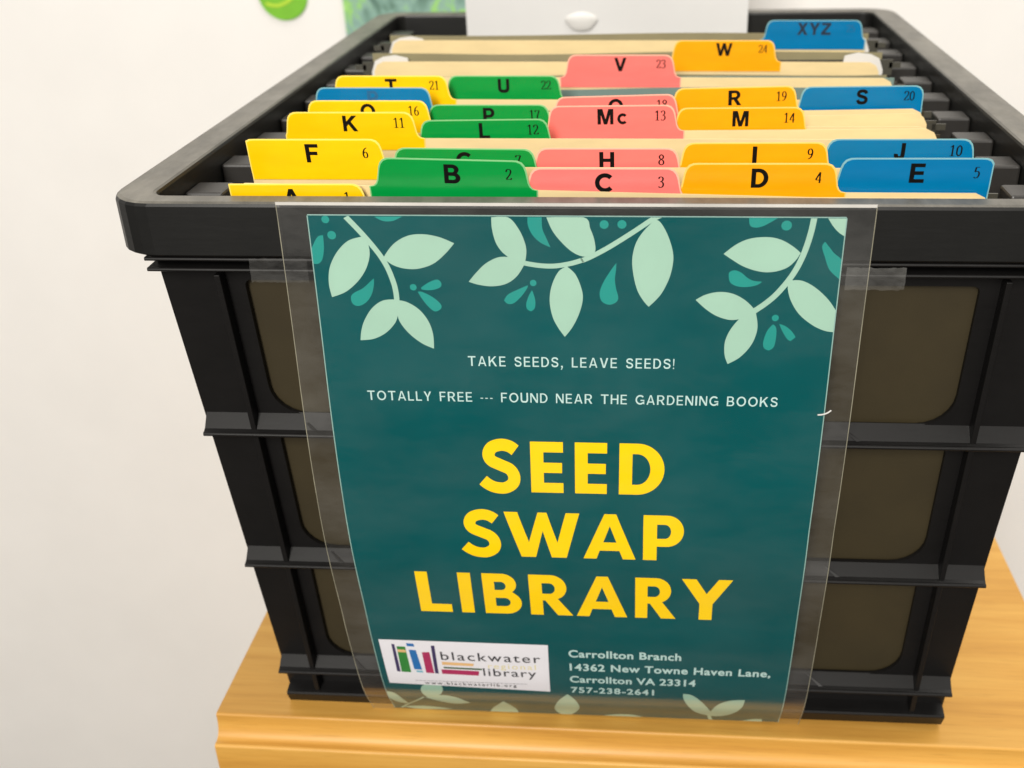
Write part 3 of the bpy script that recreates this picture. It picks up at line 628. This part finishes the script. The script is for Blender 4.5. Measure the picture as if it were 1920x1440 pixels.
PROFILE=[(0.00050,0.01200),(0.00050,0.01000),(0.00050,0.00800),(0.00050,0.00600),(0.00050,0.00400),(0.00050,0.00200),(0.00050,0.00000),(0.00050,-0.00200),(0.00049,-0.00400),(0.00048,-0.00600),(0.00047,-0.00800),(0.00046,-0.01000),(0.00045,-0.01200),(0.00043,-0.01400),(0.00042,-0.01600),(0.00040,-0.01800),(0.00038,-0.02000),(0.00037,-0.02200),(0.00035,-0.02400),(0.00032,-0.02600),(0.00030,-0.02800),(0.00028,-0.03000),(0.00025,-0.03200),(0.00023,-0.03400),(0.00020,-0.03600),(0.00018,-0.03800),(0.00015,-0.04000),(0.00012,-0.04200),(0.00009,-0.04400),(0.00006,-0.04600),(0.00003,-0.04800),(0.00000,-0.05000),(-0.00003,-0.05200),(-0.00007,-0.05400),(-0.00012,-0.05600),(-0.00017,-0.05800),(-0.00022,-0.06000),(-0.00027,-0.06200),(-0.00033,-0.06400),(-0.00039,-0.06600),(-0.00044,-0.06800),(-0.00050,-0.07000),(-0.00055,-0.07200),(-0.00060,-0.07400),(-0.00065,-0.07600),(-0.00069,-0.07800),(-0.00073,-0.08000),(-0.00076,-0.08200),(-0.00078,-0.08400),(-0.00080,-0.08600),(-0.00080,-0.08800),(-0.00080,-0.09000),(-0.00079,-0.09200),(-0.00078,-0.09400),(-0.00076,-0.09600),(-0.00074,-0.09800),(-0.00072,-0.10000),(-0.00069,-0.10200),(-0.00066,-0.10400),(-0.00062,-0.10600),(-0.00058,-0.10800),(-0.00053,-0.11000),(-0.00047,-0.11200),(-0.00041,-0.11400),(-0.00035,-0.11600),(-0.00028,-0.11800),(-0.00020,-0.12000),(-0.00011,-0.12200),(-0.00002,-0.12400),(0.00008,-0.12600),(0.00019,-0.12800),(0.00030,-0.13000),(0.00042,-0.13200),(0.00055,-0.13400),(0.00069,-0.13600),(0.00084,-0.13800),(0.00099,-0.14000),(0.00115,-0.14200),(0.00131,-0.14400),(0.00147,-0.14600),(0.00164,-0.14800),(0.00180,-0.15000),(0.00196,-0.15200),(0.00212,-0.15400),(0.00227,-0.15600),(0.00243,-0.15800),(0.00259,-0.16000),(0.00276,-0.16200),(0.00295,-0.16400),(0.00315,-0.16600),(0.00336,-0.16800),(0.00360,-0.17000),(0.00386,-0.17200),(0.00414,-0.17400),(0.00444,-0.17600),(0.00476,-0.17800),(0.00508,-0.18000),(0.00542,-0.18200),(0.00576,-0.18400),(0.00611,-0.18600),(0.00645,-0.18800),(0.00680,-0.19000),(0.00715,-0.19200),(0.00751,-0.19400),(0.00789,-0.19600),(0.00826,-0.19800),(0.00864,-0.20000),(0.00902,-0.20200),(0.00940,-0.20400),(0.00978,-0.20600),(0.01014,-0.20800),(0.01050,-0.21000),(0.01084,-0.21200),(0.01117,-0.21400),(0.01149,-0.21600),(0.01181,-0.21800),(0.01212,-0.22000),(0.01243,-0.22200),(0.01276,-0.22400),(0.01309,-0.22600),(0.01344,-0.22800),(0.01380,-0.23000),(0.01418,-0.23200),(0.01457,-0.23400),(0.01497,-0.23600),(0.01539,-0.23800),(0.01581,-0.24000),(0.01623,-0.24200),(0.01667,-0.24400),(0.01711,-0.24600),(0.01755,-0.24800),(0.01800,-0.25000),(0.01845,-0.25200),(0.01889,-0.25400),(0.01933,-0.25600),(0.01977,-0.25800),(0.02023,-0.26000),(0.02070,-0.26200),(0.02118,-0.26400),(0.02169,-0.26600),(0.02223,-0.26800),(0.02280,-0.27000),(0.02339,-0.27200),(0.02399,-0.27400),(0.02462,-0.27600),(0.02529,-0.27800),(0.02600,-0.28000),(0.02676,-0.28200),(0.02755,-0.28400),(0.02838,-0.28600),(0.02926,-0.28800),(0.03020,-0.29000),(0.03123,-0.29200),(0.03233,-0.29400),(0.03344,-0.29600),(0.03450,-0.29800),(0.03553,-0.30000),(0.03652,-0.30200),(0.03741,-0.30400),(0.03820,-0.30600)]

fl = tag(empty('laminated_flyer', (0, 0, 0)), 'dark teal laminated flyer hanging on the crate front, yellow lettering and pale leaves', 'flyer')
PS = [0.0]
for (y0, z0), (y1, z1) in zip(PROFILE, PROFILE[1:]): PS.append(PS[-1] + math.hypot(y1-y0, z1-z0))
i0 = next(i for i, (y, z) in enumerate(PROFILE) if z <= 0)
f0 = PROFILE[i0-1][1]/(PROFILE[i0-1][1]-PROFILE[i0][1]); s0 = PS[i0-1]+f0*(PS[i0]-PS[i0-1]); PS = [s-s0 for s in PS]
import bisect
def surf(u, s, off):
    """point of the flyer: u across, s down from its top edge, off = distance in front (metres)"""
    i = max(1, min(len(PS)-1, bisect.bisect_left(PS, s))); t = (s-PS[i-1])/(PS[i]-PS[i-1])
    (y0, z0), (y1, z1) = PROFILE[i-1], PROFILE[i]
    y = y0+t*(y1-y0); z = z0+t*(z1-z0); L = math.hypot(y1-y0, z1-z0)
    ty, tz = (y1-y0)/L, (z1-z0)/L                        # down the sheet
    return (u - 0.0022*min(1, max(0, -z/0.15)), y+tz*off, z-ty*off+Z0)
CUTS = [s*0.010 for s in range(0, 18)] + [0.18+0.0025*i for i in range(0, 53)]
def flyer_mesh(name, pieces, mat, parent, off, stagger=0.0):
    """pieces: (verts (u, s) in mm, faces); cut into bands so that they follow the curl of the sheet"""
    bm = bmesh.new()
    lay = bm.verts.layers.float.new('k')
    for q, (V, F) in enumerate(pieces):
        vs_ = [bm.verts.new((p[0]*0.001, p[1]*0.001, q*stagger)) for p in V]
        for f in F:
            try: bm.faces.new([vs_[i] for i in f])
            except ValueError: pass
    lo = min(v.co.y for v in bm.verts); hi = max(v.co.y for v in bm.verts)
    for c in CUTS:
        if lo+1e-5 < c < hi-1e-5:
            bmesh.ops.bisect_plane(bm, geom=bm.verts[:]+bm.edges[:]+bm.faces[:], plane_co=(0, c, 0), plane_no=(0, 1, 0), dist=1e-7)
    for v in bm.verts: v.co = surf(v.co.x, v.co.y, off+v.co.z)
    bm.normal_update()
    bmesh.ops.reverse_faces(bm, faces=[f for f in bm.faces if f.normal.y > 0])
    me = bpy.data.meshes.new(name); bm.to_mesh(me); bm.free()
    return link(name, me, mat, parent)
def quad(u0, u1, s0, s1): return [(u0, s0), (u1, s0), (u1, s1), (u0, s1)], [(0, 1, 2, 3)]

PL, PR, PB = -107.2, 108.3, 309.8
def clip(loop, a=PL+0.15, c=PR-0.15, top=0.35, bot=PB-0.3):
    """keep the print inside the trimmed paper"""
    def half(L, ins, cut):
        o = []
        for p, q in zip(L, L[1:]+L[:1]):
            if ins(p): o.append(p)
            if ins(p) != ins(q): o.append(cut(p, q))
        return o
    def at(i, v): return lambda p, q: (lambda t: (p[0]+t*(q[0]-p[0]), p[1]+t*(q[1]-p[1])))((v-p[i])/(q[i]-p[i]))
    for ins, cut in ((lambda p: p[0] >= a, at(0, a)), (lambda p: p[0] <= c, at(0, c)), (lambda p: p[1] >= top, at(1, top)), (lambda p: p[1] <= bot, at(1, bot))):
        loop = half(loop, ins, cut)
        if len(loop) < 3: return None
    return loop
def flat(loop):
    V, F = fill2d([loop]); return [(p[0], p[1]) for p in V], F

paper = flyer_mesh('paper', [quad(PL, PR, 0, PB)], M_TEAL, fl, 0.0)
back = flyer_mesh('paper_back', [quad(PL, PR, 0, PB)], M_SHEET, fl, -0.0003)
flyer_mesh('paper_edge', [quad(PL, PR, -0.25, 0.22), quad(PL-0.3, PL+0.15, 0.3, PB), quad(PR-0.15, PR+0.3, 0.3, PB)],
           plain('cut_paper_edge', (140, 176, 168), 0.5, 0.1, 80), fl, 0.00005)
for i, L in enumerate(LEAVES):
    q = clip(smooth_loop(L, 5))
    if q: flyer_mesh('printed_leaf', [flat(q)], M_MINT, fl, 0.00014+4e-6*(i % 8))
for P, w in STEMS:
    V, F = ribbon(smooth_loop(P, 6, False, False), lambda dx, dy: w)
    V = [(p[0], min(PB-0.4, max(0.35, p[1]))) for p in V]
    flyer_mesh('printed_stem', [(V, F)], M_MINT, fl, 0.00010)
for L in DROPS:
    q = clip(smooth_loop(L, 5))
    if q: flyer_mesh('printed_drop', [flat(q)], M_DROP, fl, 0.00007)
for u, s, r in DOTS:
    q = clip(arc(u, s, r, r, 0, 360, 24)[:-1])
    if q: flyer_mesh('printed_dot', [flat(q)], M_DROP, fl, 0.00007)

# heavy geometric capitals, each in a unit cell
GLY = {
 'E': [[(0, 0), (1, 0), (1, .2), (.4, .2), (.4, .4), (.965, .4), (.965, .6), (.4, .6), (.4, .8), (1, .8), (1, 1), (0, 1)]],
 'D': [[(0, 0)] + arc(.40, .5, .60, .5, -90, 90, 24) + [(0, 1)], [(.29, .2)] + arc(.40, .5, .29, .3, -90, 90, 18) + [(.29, .8)]],
 'W': [[(0, 1), (.18, 1), (.317, .34), (.45, 1), (.568, 1), (.70, .34), (.82, 1), (1, 1), (.815, 0), (.615, 0), (.508, .60), (.40, 0), (.205, 0)]],
 'A': [[(0, 0), (.25, 0), (.315, .19), (.69, .19), (.755, 0), (1, 0), (.63, 1), (.41, 1)], [(.385, .38), (.635, .38), (.512, .74)]],
 'P': [[(0, 0), (.34, 0), (.34, .315)] + arc(.58, .6575, .42, .3425, -90, 90, 20) + [(0, 1)], [(.34, .49)] + arc(.53, .645, .155, .155, -90, 90, 14) + [(.34, .80)]],
 'L': [[(0, 0), (1, 0), (1, .2), (.38, .2), (.38, 1), (0, 1)]],
 'I': [[(0, 0), (1, 0), (1, 1), (0, 1)]],
 'B': [[(0, 0)] + arc(.58, .285, .42, .285, -90, 48, 14) + arc(.52, .745, .37, .255, -48, 90, 14) + [(0, 1)],
       [(.31, .19)] + arc(.56, .295, .14, .105, -90, 90, 10) + [(.31, .40)], [(.31, .60)] + arc(.49, .70, .12, .10, -90, 90, 10) + [(.31, .80)]],
 'R': [[(0, 0), (.30, 0), (.30, .37), (.36, .37), (.64, 0), (1, 0), (.66, .415)] + arc(.50, .69, .37, .31, -48, 90, 16) + [(0, 1)], [(.30, .54)] + arc(.47, .67, .13, .13, -90, 90, 12) + [(.30, .80)]],
 'Y': [[(0, 1), (.285, 1), (.50, .65), (.725, 1), (1, 1), (.63, .40), (.63, 0), (.37, 0), (.37, .40)]],
}
pieces = []
for ch, u0, u1, s_t, s_b in BIG:
    if ch == 'S':
        C = smooth_loop([(.645, .800), (.545, .868), (.40, .893), (.245, .842), (.180, .725), (.225, .610), (.385, .530), (.540, .455), (.610, .330), (.580, .195), (.44, .110), (.27, .118), (.145, .175), (.060, .245)], 8, False, False)
        V, F = ribbon(C, lambda dx, dy: 0.212)
        bb = bounds(V); V = [((x-bb[0])/(bb[1]-bb[0]), (y-bb[2])/(bb[3]-bb[2])) for x, y in V]
    else:
        V, F = fill2d(GLY[ch]); V = [(p[0], p[1]) for p in V]
    pieces.append(([(u0+x*(u1-u0), s_b+y*(s_t-s_b)) for x, y in V], F))
flyer_mesh('heading_lettering', pieces, M_YEL, fl, 0.00014, 2e-6)
def line(body, u0, u1, sb, cap, bold, stretch=1.0):
    V, F = text_fit(body, u1-u0, cap, bold, stretch); return [(u0+x, sb-y) for x, y in V], F
def capline(body, u0, u1, sb, cap):
    """spaced capitals fitted to a width"""
    gl = []; nat = 0
    for ch in body:
        if ch == ' ': gl.append(None); nat += 0.42; continue
        v, f = capitals(ch, 1.0, 0.055); bb = bounds(v); gl.append((v, f, bb)); nat += bb[1]-bb[0]
    sq = 0.86; gap = ((u1-u0)/(cap*sq)-nat)/(len(body)-1)
    V = []; F = []; x = 0
    for g in gl:
        if g is None: x += 0.42+gap; continue
        v, f, bb = g; n0 = len(V)
        V += [(u0+(p[0]-bb[0]+x)*cap*sq, sb-p[1]*cap) for p in v]; F += [tuple(i+n0 for i in q) for q in f]; x += bb[1]-bb[0]+gap
    return V, F
flyer_mesh('tagline_lettering', [capline('TAKE SEEDS, LEAVE SEEDS!', -44.55, 43.57, 67.1, 4.9), capline('TOTALLY FREE --- FOUND NEAR THE GARDENING BOOKS', -89.87, 88.18, 84.4, 4.9)], M_TXT, fl, 0.00014, 2e-6)
flyer_mesh('address_lettering', [line('Carrollton Branch', -5.2, 52.8, 244.8, 5.7, 0.026, 0.88), line('14362 New Towne Haven Lane,', -5.0, 99.1, 256.4, 5.7, 0.026, 0.88),
           line('Carrollton VA 23314', -5.3, 61.0, 267.2, 5.6, 0.026, 0.88), line('757-238-2641', -5.0, 39.3, 277.6, 5.4, 0.026, 0.88)], M_TXT, fl, 0.00014)
pan = flyer_mesh('logo_panel', [flat(LOGO_PANEL)], M_PANEL, fl, 0.00020)
for n_, qs in BOOKS.items():
    flyer_mesh('book_emblem', [flat(q) for q in qs], M_BOOK[n_], pan, 0.00024 if n_ != 'tan' else 0.00028, 3e-6)
flyer_mesh('logo_lettering', [line('blackwater', -72.6, -20.2, 250.9, 6.9, 0.004, 1.0), line('library', -51.2, -23.0, 263.9, 6.6, 0.004, 1.0)], M_LOGOINK, pan, 0.00026)
flyer_mesh('regional_lettering', [line('regional', -48.2, -22.9, 257.2, 4.4, 0.0, 1.0)], M_REG, pan, 0.00023)
flyer_mesh('web_address', [line('www.blackwaterlib.org', -84.2, -34.4, 274.0, 2.5, 0.02, 1.0)], M_LOGOINK, pan, 0.00026)
flyer_mesh('fine_rule', [quad(-89.0+i*2.1, -87.3+i*2.1, 270.5, 270.9) for i in range(29)], M_GREY, pan, 0.00026)
# clear laminate over it, wider than the paper
lam = flyer_mesh('laminate', [quad(PL-0.3, PR+0.3, -0.3, PB)], M_LAM, fl, 0.0006)
flyer_mesh('sealed_margin', [quad(-119.4, PL-0.3, -4.6, 310.4), quad(PR+0.3, 119.4, -4.6, 310.4), quad(PL-0.3, PR+0.3, -4.6, -0.3)], M_MARGIN, fl, 0.0006)
for p in lam.data.polygons: p.use_smooth = True
for p in paper.data.polygons: p.use_smooth = True
M_FILMEDGE = plain('cut_film_edge', (140, 136, 118), 0.3, 0.25, 60)
for u_ in (-119.4, 119.4): flyer_mesh('laminate_edge', [quad(u_-0.17, u_+0.17, -4.6, 310.4)], M_FILMEDGE, fl, 0.00062)
flyer_mesh('highlit_film_lip', [quad(-119.4, 119.4, -5.6, -4.3)], plain('film_edge_highlight', (205, 202, 196), 0.25, 0.15, 30), fl, 0.0009)  # film's top edge; its pale colour also paints the rim bevel's highlight
# a torn sliver of film standing up at the right edge
P = smooth_loop([(105.4, 87.2), (107.4, 87.0), (109.4, 86.2), (110.9, 84.9)], 5, False, False)
V, F = ribbon(P, lambda dx, dy: 0.7)
sl = flyer_mesh('torn_film', [(V, F)], M_WHITE, fl, 0.0012)

# strips of clear tape holding the flyer's shoulders
def tape(u0, u1, s0, s1, label):
    rr = random.Random(int(abs(u0)*10)); n = 18; P = []; g = {}
    for i in range(n+1):
        for j in range(9):
            h = 0.0009 + rr.uniform(0, 1)**3*0.0009*(1 if (i < 8) == (u0 < 0) else 0.15)
            P.append(surf((u0+(u1-u0)*i/n)*0.001, (s0+(s1-s0)*j/8+rr.uniform(-.3, .3))*0.001, h))
    q = MB(); q.add(P, [(i*9+j, (i+1)*9+j, (i+1)*9+j+1, i*9+j+1) for i in range(n) for j in range(8)])
    tag(link('clear_tape', q.mesh('clear_tape'), M_TAPE, None, True), label, 'tape', 'tape strips on the flyer')
tape(-134, -109.5, 18.5, 29.0, "crinkled clear tape strip at the flyer's upper left edge")
tape(110.5, 134, 20.5, 30.0, "crinkled clear tape strip at the flyer's upper right edge")
